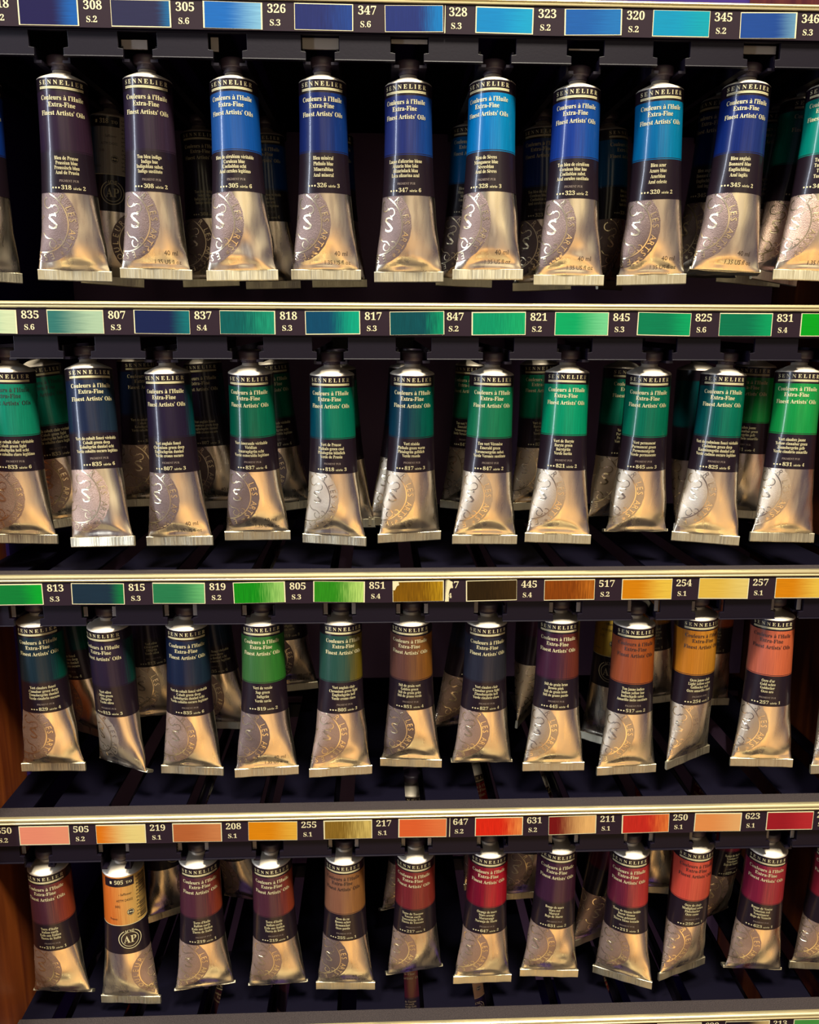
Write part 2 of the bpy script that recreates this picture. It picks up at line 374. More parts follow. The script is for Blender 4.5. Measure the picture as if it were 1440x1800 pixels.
# ------------------------------------------------------------------ what is printed on each shade
# code: names, "pigment pur", series, masstone, tint, (start, end of the tint), dark lettering, medallion, volume print, colour in words
TU = {
'341': (None, 1, 2, (14, 38, 118), (20, 60, 150), (.4, .9), 0, 'dark', 0, 'ultramarine blue'),
'318': (('Bleu de Prusse', 'Prussian blue', 'Preussisch blau', 'Azul de Prusia'), 1, 2, (50, 34, 56), (56, 34, 52), (.4, .9), 0, 'dark', 0, 'near-black purple'),
'308': (('Ton bleu indigo', 'Indigo hue', 'Indigoblau subst.', 'Indigo sustituto'), 1, 2, (48, 36, 58), (62, 44, 62), (.4, .9), 0, 'dark', 1, 'dark indigo'),
'305': (('Bleu de c\u00e9rul\u00e9um v\u00e9ritable', 'Cerulean blue', 'Coelinblau echt', 'Azul ceruleo leg\u00edtimo'), 1, 6, (34, 88, 162), (16, 84, 170), (.4, .9), 0, 'dark', 0, 'cerulean blue'),
'326': (('Bleu min\u00e9ral', 'Phthalo blue', 'Mineralblau', 'Azul mineral'), 0, 3, (24, 40, 104), (20, 62, 142), (.5, 1), 0, 'dark', 1, 'deep phthalo blue'),
'347': (("Laque d'alizarine bleue", 'Alizarin blue lake', 'Alizarinlack blau', 'Laca alizarina azul'), 1, 6, (38, 50, 116), (26, 74, 156), (.55, 1), 0, 'dark', 0, 'slate blue'),
'328': (('Bleu de S\u00e8vres', 'Manganese blue', 'S\u00e8vresblau', 'Azul de S\u00e8vres'), 1, 3, (0, 116, 190), (0, 138, 200), (.4, .9), 0, 'dark', 1, 'bright sky blue'),
'323': (('Ton bleu de c\u00e9rul\u00e9um', 'Cerulean blue hue', 'Coelinblau subst.', 'Azul ceruleo sustituto'), 1, 2, (24, 58, 148), (22, 84, 172), (.4, .9), 0, 'dark', 1, 'mid blue'),
'320': (('Bleu azur', 'Azure blue', 'Azurblau', 'Azul celeste'), 0, 2, (0, 106, 168), (0, 138, 188), (.3, .9), 0, 'dark', 1, 'azure blue'),
'345': (('Bleu anglais', 'Bonnard blue', 'Englischblau', 'Azul ingl\u00e9s'), 0, 2, (14, 38, 112), (34, 54, 122), (.4, .9), 0, 'dark', 1, 'navy blue'),
'346': (('Turquoise', 'Turquoise', 'T\u00fcrkis', 'Turquesa'), 0, 3, (0, 140, 124), (0, 158, 132), (.4, .9), 0, 'mid', 1, 'turquoise'),
'833': (('Vert de cobalt clair v\u00e9ritable', 'Cobalt green light', 'Kobaltgr\u00fcn hell echt', 'Verde cobalto claro leg\u00edtimo'), 1, 6, (14, 138, 112), (22, 152, 118), (.4, .9), 1, 'mid', 0, 'light cobalt green'),
'835': (('Vert de cobalt fonc\u00e9 v\u00e9ritable', 'Cobalt green deep', 'Kobaltgr\u00fcn dunkel echt', 'Verde cobalto oscuro leg\u00edtimo'), 1, 6, (26, 38, 68), (34, 52, 70), (.4, .9), 0, 'mid', 0, 'deep slate green'),
'807': (('Vert anglais fonc\u00e9', 'Chromium green deep', 'Englischgr\u00fcn dunkel', 'Verde cromo oscuro'), 1, 3, (40, 30, 54), (4, 82, 86), (.92, 1.15), 0, 'dark', 1, 'blackish green'),
'837': (('Vert \u00e9meraude v\u00e9ritable', 'Viridian', 'Smaragdgr\u00fcn echt', 'Verde esmeralda leg\u00edtimo'), 1, 4, (0, 92, 70), (8, 118, 86), (.3, .9), 0, 'dark', 1, 'viridian green'),
'818': (('Vert de Prusse', 'Phthalo green cool', 'Phtalogr\u00fcn bl\u00e4ulich', 'Verde de Prusia'), 1, 3, (0, 72, 92), (4, 124, 96), (.1, .6), 0, 'faint', 0, 'blue-green'),
'817': (('Vert r\u00e9s\u00e9da', 'Phthalo green warm', 'Phtalogr\u00fcn gelblich', 'Verde reseda'), 1, 3, (8, 54, 78), (0, 104, 86), (.3, .95), 0, 'faint', 0, 'dark teal'),
'847': (('Ton vert V\u00e9ron\u00e8se', 'Emerald green', 'Veronesergr\u00fcn subst.', 'Verde Veron\u00e9s sustituto'), 1, 2, (20, 118, 82), (22, 134, 88), (.4, .9), 0, 'faint', 0, 'emerald green'),
'821': (('Vert de Baryte', 'Baryte green', 'Barytgr\u00fcn', 'Verde barita'), 1, 2, (0, 146, 104), (0, 164, 116), (.3, .9), 0, 'faint', 0, 'bright mint green'),
'845': (('Vert permanent', 'Permanent green', 'Permanentgr\u00fcn', 'Verde permanente'), 1, 3, (4, 116, 90), (0, 126, 92), (.4, .9), 0, 'faint', 0, 'permanent green'),
'825': (('Vert de cadmium fonc\u00e9 v\u00e9ritable', 'Cadmium green deep', 'Kadmiumgr\u00fcn dunkel echt', 'Verde cadmio oscuro leg\u00edtimo'), 1, 6, (0, 78, 82), (0, 122, 94), (.1, .8), 0, 'faint', 0, 'deep green'),
'831': (('Vert cinabre jaune', 'Yellow cinnabar green', 'Zinnobergr\u00fcn gelb', 'Verde cinabrio amarillo'), 1, 4, (16, 148, 70), (26, 166, 76), (.4, .9), 0, 'faint', 0, 'leaf green'),
'829': (('Vert cinabre fonc\u00e9', 'Cinnabar green deep', 'Zinnobergr\u00fcn dunkel', 'Verde cinabrio oscuro'), 1, 4, (26, 48, 60), (6, 88, 72), (.7, 1.05), 0, 'mid', 0, 'dark bottle green'),
'813': (('Vert olive', 'Olive green', 'Olivgr\u00fcn', 'Verde oliva'), 1, 3, (46, 34, 56), (18, 72, 64), (.95, 1.2), 0, 'faint', 0, 'black-olive'),
'819': (('Vert de vessie', 'Sap green', 'Saftgr\u00fcn', 'Verde savia'), 0, 2, (64, 116, 62), (56, 132, 48), (.3, .9), 0, 'dark', 1, 'sap green'),
'805': (('Vert anglais clair', 'Chromium green light', 'Englischgr\u00fcn hell', 'Verde cromo claro'), 1, 3, (44, 84, 74), (126, 106, 28), (.45, .95), 0, 'mid', 0, 'grey-green turning olive'),
'851': (('Stil de grain vert', 'Golden green', 'Stil de grain gr\u00fcn', 'Stil de grano verde'), 1, 4, (108, 70, 62), (154, 98, 36), (.3, 1), 0, 'dark', 0, 'golden brown'),
'827': (('Vert cinabre clair', 'Cinnabar green light', 'Zinnobergr\u00fcn hell', 'Verde cinabrio claro'), 1, 4, (44, 46, 62), (52, 52, 60), (.3, .9), 0, 'mid', 0, 'charcoal'),
'445': (('Stil de grain brun', 'Brown pink', 'Stil de grain brun', 'Stil de grano pardo'), 1, 4, (72, 34, 58), (122, 56, 42), (.5, .9), 0, 'faint', 0, 'plum to brown'),
'517': (('Ton jaune indien', 'Indian yellow hue', 'Indischgelb subst.', 'Amarillo indio sustituto'), 1, 2, (162, 82, 52), (176, 88, 32), (.3, .8), 1, 'faint', 0, 'burnt orange'),
'254': (('Ocre jaune clair', 'Light yellow ochre', 'Gelbocker hell', 'Ocre amarillo claro'), 1, 1, (206, 128, 36), (224, 152, 44), (.3, .8), 1, 'faint', 0, 'yellow ochre'),
'257': (("Ocre d'or", 'Gold ochre', 'Goldocker', 'Ocre oro'), 1, 1, (206, 108, 84), (226, 112, 70), (.3, .8), 1, 'faint', 0, 'salmon orange'),
'442': (None, 1, 2, (200, 110, 60), (220, 130, 60), (.3, .8), 0, 'faint', 0, 'ochre'),
'219': (("Terre d'Italie", 'Italian earth', 'Erde aus Italien', 'Tierra de Italia'), 1, 1, (88, 44, 60), (170, 72, 44), (.5, 1.05), 0, 'mid', 0, 'red-brown earth'),
'505': (None, 1, 2, (234, 118, 40), (244, 196, 108), (.0, .85), 1, 'mid', 0, 'orange to cream'),
'255': (('Ocre de ru', 'Brown ochre', 'Braunocker', 'Ocre pardo'), 1, 1, (150, 100, 76), (168, 112, 60), (.4, .9), 1, 'dark', 1, 'tan ochre'),
'217': (('Terre de Toscane', 'Tuscan earth', 'Toscanische Erde', 'Tierra de Toscana'), 1, 1, (134, 44, 50), (164, 60, 48), (.4, .9), 0, 'mid', 0, 'brick red'),
'647': (('Orange de mars', 'Mars orange', 'Marsorange', 'Naranja de Marte'), 1, 2, (126, 18, 44), (198, 28, 46), (.2, .8), 0, 'mid', 0, 'crimson'),
'631': (('Rouge de mars', 'Mars red', 'Marsrot', 'Rojo de Marte'), 1, 2, (68, 34, 60), (76, 36, 56), (.3, .9), 0, 'mid', 0, 'dark maroon'),
'211': (('Terre de Sienne br\u00fbl\u00e9e', 'Burnt Sienna', 'Siena gebrannt', 'Tierra Siena tostada'), 1, 1, (110, 36, 60), (206, 62, 56), (.3, 1.0), 0, 'mid', 0, 'wine red to red'),
'250': (('Ocre de chair', 'Modigliani ochre', 'Fleischocker', 'Ocre carne'), 1, 1, (222, 84, 66), (234, 96, 70), (.3, .9), 1, 'mid', 0, 'coral'),
'623': (('Rouge de Venise', 'Venetian red', 'Venetianrot', 'Rojo de Venecia'), 1, 1, (136, 32, 62), (188, 54, 62), (.3, .9), 0, 'mid', 0, 'raspberry red'),
'629': (None, 1, 1, (140, 32, 48), (156, 38, 50), (.3, .9), 0, 'mid', 0, 'dark red'),
}
# ------------------------------------------------------------------ the paint tube
LEN, R0, BODY, LAB = 98.8, 12.4, 93.4, 54.6      # label shoulder to fold, radius, shoulder to fold top, printed sleeve
_t = np.linspace(0, 1, 60)
def _a(t): return R0 + 6.4 * np.clip(t, 0, 1) ** 2.5
def _b(t): return 11.7 * np.clip(1 - np.clip(t, 0, 1) ** 2.5, 0, 1) ** .62 + .7
_PH = np.linspace(-math.pi, math.pi, 721)
_TAB = []
for t in _t:
    x, y = _a(t) * np.sin(_PH), _b(t) * np.cos(_PH)
    d = np.concatenate([[0], np.cumsum(np.hypot(np.diff(x), np.diff(y)))])
    d = d - d[360]
    _TAB.append(d * (2 * math.pi * R0 / (d[-1] - d[0])))
_TAB = np.array(_TAB)

class Skin:
    """outer surface of one tube; s = distance round it from the front centre (mm), v = distance down from the shoulder (mm)"""
    def __init__(self, seed, crumple=1.0):
        r = np.random.RandomState(seed); self.k = []
        for i in range(7):
            self.k.append((r.uniform(.10, .42) * r.choice([-1, 1]), r.uniform(.05, .22) * r.choice([-1, 1]), r.uniform(0, 6.28), r.uniform(.5, 1)))
        self.dent = [(r.uniform(-9, 9), r.uniform(80, 91), r.uniform(2.5, 5), r.uniform(-.9, .5)) for i in range(3)] + \
                    [(r.uniform(-17, -13), r.uniform(86, 91), 3.0, r.uniform(-1.2, -.3)), (r.uniform(13, 17), r.uniform(86, 91), 3.0, r.uniform(-1.2, -.3))]
        self.amp = crumple
        self.fold = (r.uniform(.18, .42), r.uniform(6.0, 10.5), r.uniform(-3, 3))
    def raw(self, s, v):
        t = np.clip(v / BODY, 0, 1); s = (s + math.pi * R0) % (2 * math.pi * R0) - math.pi * R0
        ti = t * 59; i = np.clip(ti.astype(int), 0, 58); w = ti - i
        ph = np.zeros_like(s)
        for k in np.unique(i):
            q = i == k
            lo = np.interp(s[q], _TAB[k], _PH); hi = np.interp(s[q], _TAB[k + 1], _PH)
            ph[q] = lo * (1 - w[q]) + hi * w[q]
        a, b = _a(t), _b(t)
        P = np.stack([a * np.sin(ph), -b * np.cos(ph), LEN - v], -1)
        n = np.stack([np.sin(ph) / a, -np.cos(ph) / b, np.zeros_like(ph)], -1)
        n /= np.linalg.norm(n, axis=-1, keepdims=True)
        return P, n, b
    def at(self, s, v, off=0.0):
        s = np.asarray(s, float); v = np.asarray(v, float)
        sh = s.shape; s = s.ravel(); v = v.ravel()
        P, n, b = self.raw(s, v)
        g = np.clip((v - 50) / 22, 0, 1) ** 1.5
        d = np.zeros_like(s)
        for (ks, kv, p, am) in self.k: d += .16 * am * np.sin(ks * s + kv * v + p)
        for (ds, dv, dr, da) in self.dent: d += da * np.exp(-((s - ds) ** 2 + (v - dv) ** 2) / (2 * dr * dr))
        d = d * g * self.amp
        k, h, c = self.fold                      # the foil is pressed flat under an arched crease above the crimp
        x = (s + math.pi * R0) % (2 * math.pi * R0) - math.pi * R0
        x = np.where(np.abs(x) > math.pi * R0 / 2, math.pi * R0 - np.abs(x), np.abs(x + c * .4))
        arc = BODY - h + h * np.clip(x / 17.0, 0, 1) ** 2
        d -= k * np.clip(v - arc, 0, None) * np.clip((v - 60) / 10, 0, 1)
        d = np.clip(d, -.55 * b, 1.2) * np.clip((BODY + .2 - v) / 3, 0, 1)
        return (P + n * (d + off)[:, None]).reshape(*sh, 3)

NA = 72
def ring(): return (np.arange(NA) / NA - .5) * 2 * math.pi * R0

def foil_mesh(skin, seal, s0, volume, back=False):
    mb = MB()
    vs = np.concatenate([np.linspace(0, 50, 9), np.linspace(53, BODY, 34)])
    S, V = np.meshgrid(ring(), vs)
    mb.grid(skin.at(S, V), M['foil'], None, True)
    # the embossed medallion wraps round the left side
    sc, vc, Rr = (s0 - 17.2, 69.0, 20.5) if not back else (s0 + 19.0, 72.0, 19.5)
    field = M['seal_' + seal]; line = M['seal_line' if seal != 'faint' else 'seal_line_faint']
    nr, na = 14, 64
    rr = np.linspace(0, 1, nr)[:, None]; th = np.linspace(0, 2 * math.pi, na, endpoint=False)[None]
    rim = Rr * (1 + .012 * np.sin(th * 23) + .006 * np.sin(th * 41))
    ss = sc + rr * rim * np.cos(th); vv = vc + rr * rim * np.sin(th)
    top = LAB - .5
    vv = np.maximum(vv, top)
    P = skin.at(ss, np.minimum(vv, BODY), .04)
    mb.grid(P, field, None, True)
    def ribbon(pts, w):
        p = np.array(pts, float); d = np.gradient(p, axis=0); d /= np.linalg.norm(d, axis=1, keepdims=True) + 1e-9
        n = np.stack([-d[:, 1], d[:, 0]], 1) * w / 2
        q = np.stack([p - n, p + n], 0)
        keep = p[:, 1] > top + .3
        idx = np.where(keep)[0]
        if len(idx) < 2: return
        q = q[:, idx]
        mb.grid(skin.at(q[..., 0], np.minimum(q[..., 1], BODY - .3), .13), line)
    def arc(cx, cy, r, a0, a1, n=24): return [(cx + r * math.cos(a), cy + r * math.sin(a)) for a in np.linspace(a0, a1, n)]
    ribbon(arc(sc, vc, Rr * .755, 0, 2 * math.pi, 72), .65)
    def put(text, cap, cx, cy, ang=0.0, width=None, serif=True):
        v, f = place_type(text, cap, 0, 0, width, .9, serif)
        c, s_ = math.cos(ang), math.sin(ang)
        x = cx + v[:, 0] * c + v[:, 1] * s_; y = cy + v[:, 0] * s_ - v[:, 1] * c
        if y.min() < top + .2 or y.max() > BODY: return
        mb.add(skin.at(x, y, .15), f, line)
    # lettering round the ring, read clockwise: the left half and the right half of the motto
    for text, a0, a1 in (('COULEURS', -2.95 - .62, -2.95 + 1.15), ('POUR LES ARTS', -1.25, .80), ('*', .98, .98), ('ESO', 1.30, 1.75), ('*', 2.05, 2.05)):
        n = len(text)
        for i, ch in enumerate(text):
            if ch == ' ': continue
            a = a0 + (a1 - a0) * (i / max(n - 1, 1))
            if text == 'COULEURS': a = 2.35 + 1.75 * i / 7
            r = Rr * .79
            put(ch, 3.3, sc + r * math.cos(a), vc + r * math.sin(a), a + math.pi / 2, serif=False)
    # monogram and flourishes
    put('S', 7.6, sc + 7.4, vc + 3.6, 0, 5.2, False)
    put('C', 7.4, sc - 7.2, vc + 4.4, 0, 5.2, False)
    ribbon(arc(sc + 5, vc - 9.5, 2.6, .4, 4.6), .55); ribbon(arc(sc + 9.2, vc - 6.3, 2.0, -2.6, 1.9), .5); ribbon(arc(sc - 5, vc - 9.5, 2.6, -1.5, 2.8), .55)
    ribbon([(sc + 1.0 + 7 * u, vc + 5.4 + 5.5 * u + .9 * math.sin(u * 6)) for u in np.linspace(0, 1, 20)], .55)
    ribbon(arc(sc + 10.0, vc + 10.0, 1.5, -2.2, 2.4), .5); ribbon(arc(sc + 6.0, vc + 11.4, 1.8, 0, 4.2), .5)
    ribbon([(sc - 1.0 - 7 * u, vc + 5.4 + 5.5 * u + .9 * math.sin(u * 6)) for u in np.linspace(0, 1, 20)], .55)
    ribbon(arc(sc - 8.0, vc + 11.0, 1.7, 0.5, 4.9), .5); ribbon(arc(sc - 1, vc - 4, 2.2, .2, 3.4), .45)
    if volume:
        for text, cap, x, v_ in (('40 ml', 2.4, 8.6, 86.0), ('1.35 US fl oz', 2.1, 6.6, 90.4)):
            p, f = place_type(text, cap, s0 * .5 + x, 0, None, .95, False)
            mb.add(skin.at(p[:, 0], v_ - p[:, 1], .12), f, M['print_grey'])
    return mb.mesh('foil_body', recalc=False)

def wrap_type(mb, skin, text, cap, s, v, m, off=.26, **kw):
    p, f = place_type(text, cap, s, 0, **kw)
    mb.add(skin.at(p[:, 0], v - p[:, 1], off), f, m)
def wrap_rect(mb, skin, s0, s1, v0, v1, m, off=.26, n=24):
    S, V = np.meshgrid(np.linspace(s0, s1, n), [v0, v1])
    mb.grid(skin.at(S, V, off), m)

def sleeve(mb, skin, zones, s0):
    for (v0, v1, m) in zones:
        S, V = np.meshgrid(ring(), np.linspace(v0, v1, max(2, int((v1 - v0) / 5) + 2)))
        U = ((S - s0 + math.pi * R0) % (2 * math.pi * R0)) / (2 * math.pi * R0)
        # seam of the print is at the back, keep U monotone per face by shifting with the printed front
        uv = np.stack([U * 3.0 - 1.0, (V - v0) / (v1 - v0)], -1)
        mb.grid(skin.at(S, V, .12), m, uv, True)

def label_mesh(skin, code, names, pure, serie, band, ink, s0):
    mb = MB(); K = M['label_black']
    sleeve(mb, skin, [(0, 6.3, K), (6.3, 34.0, band), (34.0, 34.35, K), (34.35, 34.75, band), (34.75, LAB, K)], s0)
    cream = M['ink_cream']
    wrap_type(mb, skin, 'SENNELIER', 2.05, s0, 3.25, cream, width=23.6, sp=1.6)
    wrap_rect(mb, skin, s0 - 11.9, s0 + 11.9, 4.1, 4.6, cream); wrap_rect(mb, skin, s0 - 11.9, s0 + 11.9, 4.75, 5.2, cream)
    wrap_type(mb, skin, "Couleurs \u00e0 l'Huile", 2.2, s0, 10.4, ink, width=22.4)
    wrap_type(mb, skin, 'Extra-Fine', 2.2, s0 - .3, 13.6, ink, width=13.2)
    wrap_type(mb, skin, "Finest Artists' Oils", 2.2, s0, 17.5, ink, width=23.0)
    if names:
        y0, dy = (38.6, 2.32) if pure else (38.4, 2.75)
        for i, t in enumerate(names): wrap_type(mb, skin, t, 1.72 if pure else 1.8, s0, y0 + dy * i, cream, squeeze=.72)
        if pure: wrap_type(mb, skin, 'PIGMENT PUR', 1.1, s0 + .6, 49.3, M['ink_grey'], width=9.6)
        yc = 52.9 if pure else 51.8
        for x in (-7.9, -6.3, -4.7):
            th = np.arange(8) * math.pi / 4
            mb.add(skin.at(s0 + x + .48 * np.cos(th), yc - .75 + .48 * np.sin(th), .26), [tuple(range(8))], cream)
        wrap_type(mb, skin, code, 2.0, s0 - 1.0, yc, cream, width=5.0)
        wrap_type(mb, skin, 's\u00e9rie', 1.25, s0 + 4.4, yc, M['ink_cream'], width=4.0)
        wrap_type(mb, skin, str(serie), 1.8, s0 + 7.9, yc, cream, width=1.3)
    return mb.mesh('label_sleeve', recalc=False)

def back_label_mesh(skin, code, band, s0, full=True):
    """the rear of the printed sleeve: code box, bar code, recycling dot and safety seal"""
    mb = MB(); K = M['label_black']; cream = M['ink_cream']; dk = M['ink_dark']
    sleeve(mb, skin, [(0, 33.2, band), (33.2, 33.6, cream), (33.6, LAB, K)], s0)
    wrap_rect(mb, skin, s0 - 13, s0 + 5.6, .6, 6.4, K, .2)
    wrap_type(mb, skin, code, 2.5, s0 - 3.4, 4.6, cream, width=5.2)
    wrap_type(mb, skin, 'T/O', 1.7, s0 + 2.6, 4.6, cream, width=3.6)
    wrap_rect(mb, skin, s0 - 8.9, s0 - 7.6, 2.6, 4.4, cream, .28, 3)
    for t, s, v in (('- Safflower', 1.2, 12.4), ('ASTM D4302', .6, 16.6), ('505)' if code == '505' else code + ')', -3.6, 20.6), ('France', -6.6, 29.4)):
        wrap_type(mb, skin, t, 1.5, s0 + s - 1.2, v, M['ink_dark'], squeeze=.8, serif=False)
    # bar code runs down the right-hand side with its figures
    r = random.Random(7); v = 1.5
    while v < 31.5:
        w = r.choice((.28, .28, .5, .75)); wrap_rect(mb, skin, s0 + 8.6, s0 + 14.4, v, v + w, dk, .2, 5); v += w + r.choice((.3, .35, .6))
    for i, d in enumerate('3046450459569'):
        p, f = place_type(d, 1.8, 0, 0, None, .9, False)
        mb.add(skin.at(s0 + 6.6 + p[:, 1] * 1.0, 2.4 + 2.35 * i + p[:, 0], .26), f, dk)
    # recycling dot
    def disc(cs, cv, rad, m, off, n=28, a0=0, a1=2 * math.pi):
        th = np.linspace(a0, a1, n); s = np.concatenate([[cs], cs + rad * np.cos(th)]); vv = np.concatenate([[cv], cv + rad * np.sin(th)])
        mb.add(skin.at(s, vv, off), [(0, i, i + 1) for i in range(1, n)], m)
    def hoop(cs, cv, r0, r1, m, off, n=40, a0=0, a1=2 * math.pi):
        th = np.linspace(a0, a1, n); rr = np.array([r0, r1])[:, None]
        mb.grid(skin.at(cs + rr * np.cos(th), cv + rr * np.sin(th), off), m)
    disc(s0 + 2.6, 24.6, 2.15, dk, .2); disc(s0 + 2.6, 24.6, 1.85, cream, .24)
    hoop(s0 + 2.6, 24.6, .55, 1.6, dk, .28, 16, .4, 2.9); hoop(s0 + 2.6, 24.6, .55, 1.6, dk, .28, 16, 3.5, 6.1)
    # round safety seal
    cs, cv = s0 + 1.0, 43.8
    hoop(cs, cv, 6.5, 7.0, cream, .24); hoop(cs, cv, 4.9, 5.3, cream, .24)
    wrap_type(mb, skin, 'AP', 5.0, cs, cv + 2.5, cream, width=7.6)
    wrap_rect(mb, skin, cs - 3.2, cs + 3.2, cv - 7.0, cv - 5.0, K, .27, 8)
    wrap_type(mb, skin, 'ACMI', 1.9, cs, cv - 5.0, cream, .3, width=5.6)
    return mb.mesh('label_sleeve', recalc=False)

def crimp_mesh(seed, bend=0.0, digits=None):
    r = np.random.RandomState(seed); mb = MB()
    H = LEN - BODY + .3; hw = 19.2; n = 33
    xs = np.linspace(-hw, hw, n)
    k = r.uniform(-.25, .25); p = r.uniform(0, 6)
    wav = k * np.sin(xs * .16 + p) + .12 * np.sin(xs * .5 + p * 2)
    prof = [(-.6, 0), (-.85, .25), (-.9, H * .5), (-.95, H - .5), (-.7, H - .05), (-.4, H), (.4, H), (.9, H - .4), (.9, .4), (.6, 0)]
    ca, sa = math.cos(bend), math.sin(bend)
    P = np.zeros((len(prof), n, 3))
    for i, (y, h) in enumerate(prof):
        yy = y + wav; q = -h
        P[i, :, 0] = xs; P[i, :, 1] = yy * ca - q * sa; P[i, :, 2] = (LEN - BODY + .3) + q * ca + yy * sa
    # closed round its section, capped at both ends
    G = np.transpose(P, (1, 0, 2))
    mb.grid(G, M['crimp'], None, True, False)
    m_ = len(prof)
    mb.add(G[0], [tuple(range(m_))], M['crimp']); mb.add(G[-1], [tuple(range(m_ - 1, -1, -1))], M['crimp'])
    if digits:
        v, f = place_type(digits, 2.2, -.5, 1.2, 17, 1, False)
        mb.add(np.stack([v[:, 0], np.full(len(v), -1.45), v[:, 1]], 1), f, M['seal_mid'])
    return mb.mesh('crimped_fold')

_sh = MB(); _sh.lathe([(R0, -.05), (R0 - .05, .45), (R0 - .8, 1.15), (8.2, 2.7), (5.1, 4.1), (4.55, 4.3), (4.5, 5.5), (3.7, 5.7), (3.6, 9.0)], M['shoulder'], 48, LEN)
SHOULDER = _sh.mesh('shoulder', False)
_cp = MB(); _cp.lathe([(0, 5.75), (4.5, 5.75), (4.8, 5.95), (4.8, 7.5), (6.6, 7.55), (6.95, 7.9), (6.8, 11.6), (6.5, 12.2), (5.9, 12.5), (0, 12.5)], M['cap'], 80, LEN, True, (2, 6))
CAP = _cp.mesh('screw_cap', False)

def pose(root, X, Z, Xb, Yb, Zb, yaw, Yt=17.5):
    top = Vector((X, Yt, Z)); bot = Vector((Xb, Yb, Zb))
    z = (top - bot).normalized(); bot = top - z * LEN
    x = Vector((math.cos(math.radians(yaw)), math.sin(math.radians(yaw)), 0)); x = (x - z * x.dot(z)).normalized()
    y = z.cross(x)
    m = Matrix((x, y, z)).transposed().to_4x4(); m.translation = bot * MM
    root.matrix_world = m

PARTS = ('screw_cap', 'shoulder', 'label_sleeve', 'foil_body', 'crimped_fold')
def tube(meshes, label, group):
    root = bpy.data.objects.new('paint_tube', None); C.objects.link(root); root.empty_display_size = .01
    tag(root, label, 'paint tube', group)
    for n, me in zip(PARTS, meshes): link(n, me, root)
    return root
# ------------------------------------------------------------------ cabinet shell
ZS = [156.8, 8.4, -140.5, -289.3, -438.0]         # lower edge of the card strip on each shelf
XL, XR = -231.0, 311.0
ROWN = ['top shelf', 'second shelf', 'third shelf', 'fourth shelf', 'lowest shelf']

def shell(name, x0, x1, y0, y1, z0, z1, m):
    mb = MB(); mb.box(x0, x1, y0, y1, z0, z1, m); o = mb.build(name); o['kind'] = 'structure'; return o
shell('wall_left', XL - 18, XL - 1, -12, 300, -640, 330, M['wood'])
shell('wall_right', XR + 1, XR + 18, -12, 300, -640, 330, M['wood'])
shell('trim_1', XL - 1, XL + 1, 58, 290, -640, 330, M['void'])
shell('wall_back', XL - 1, XR + 1, 290, 300, -640, 330, M['void'])
shell('top_light_blocker', XL - 1, XR + 1, 13.6, 290, 174.2, 178, M['void'])  # added board, blocks light from above so the rear tubes stay dark
shell('floor', XL - 1, XR + 1, -30, 290, -640, -625, M['void'])

# ------------------------------------------------------------------ shelves
def lanes_of(r): return [(t[1], t[2]) for t in POSES[min(r, 3)]]

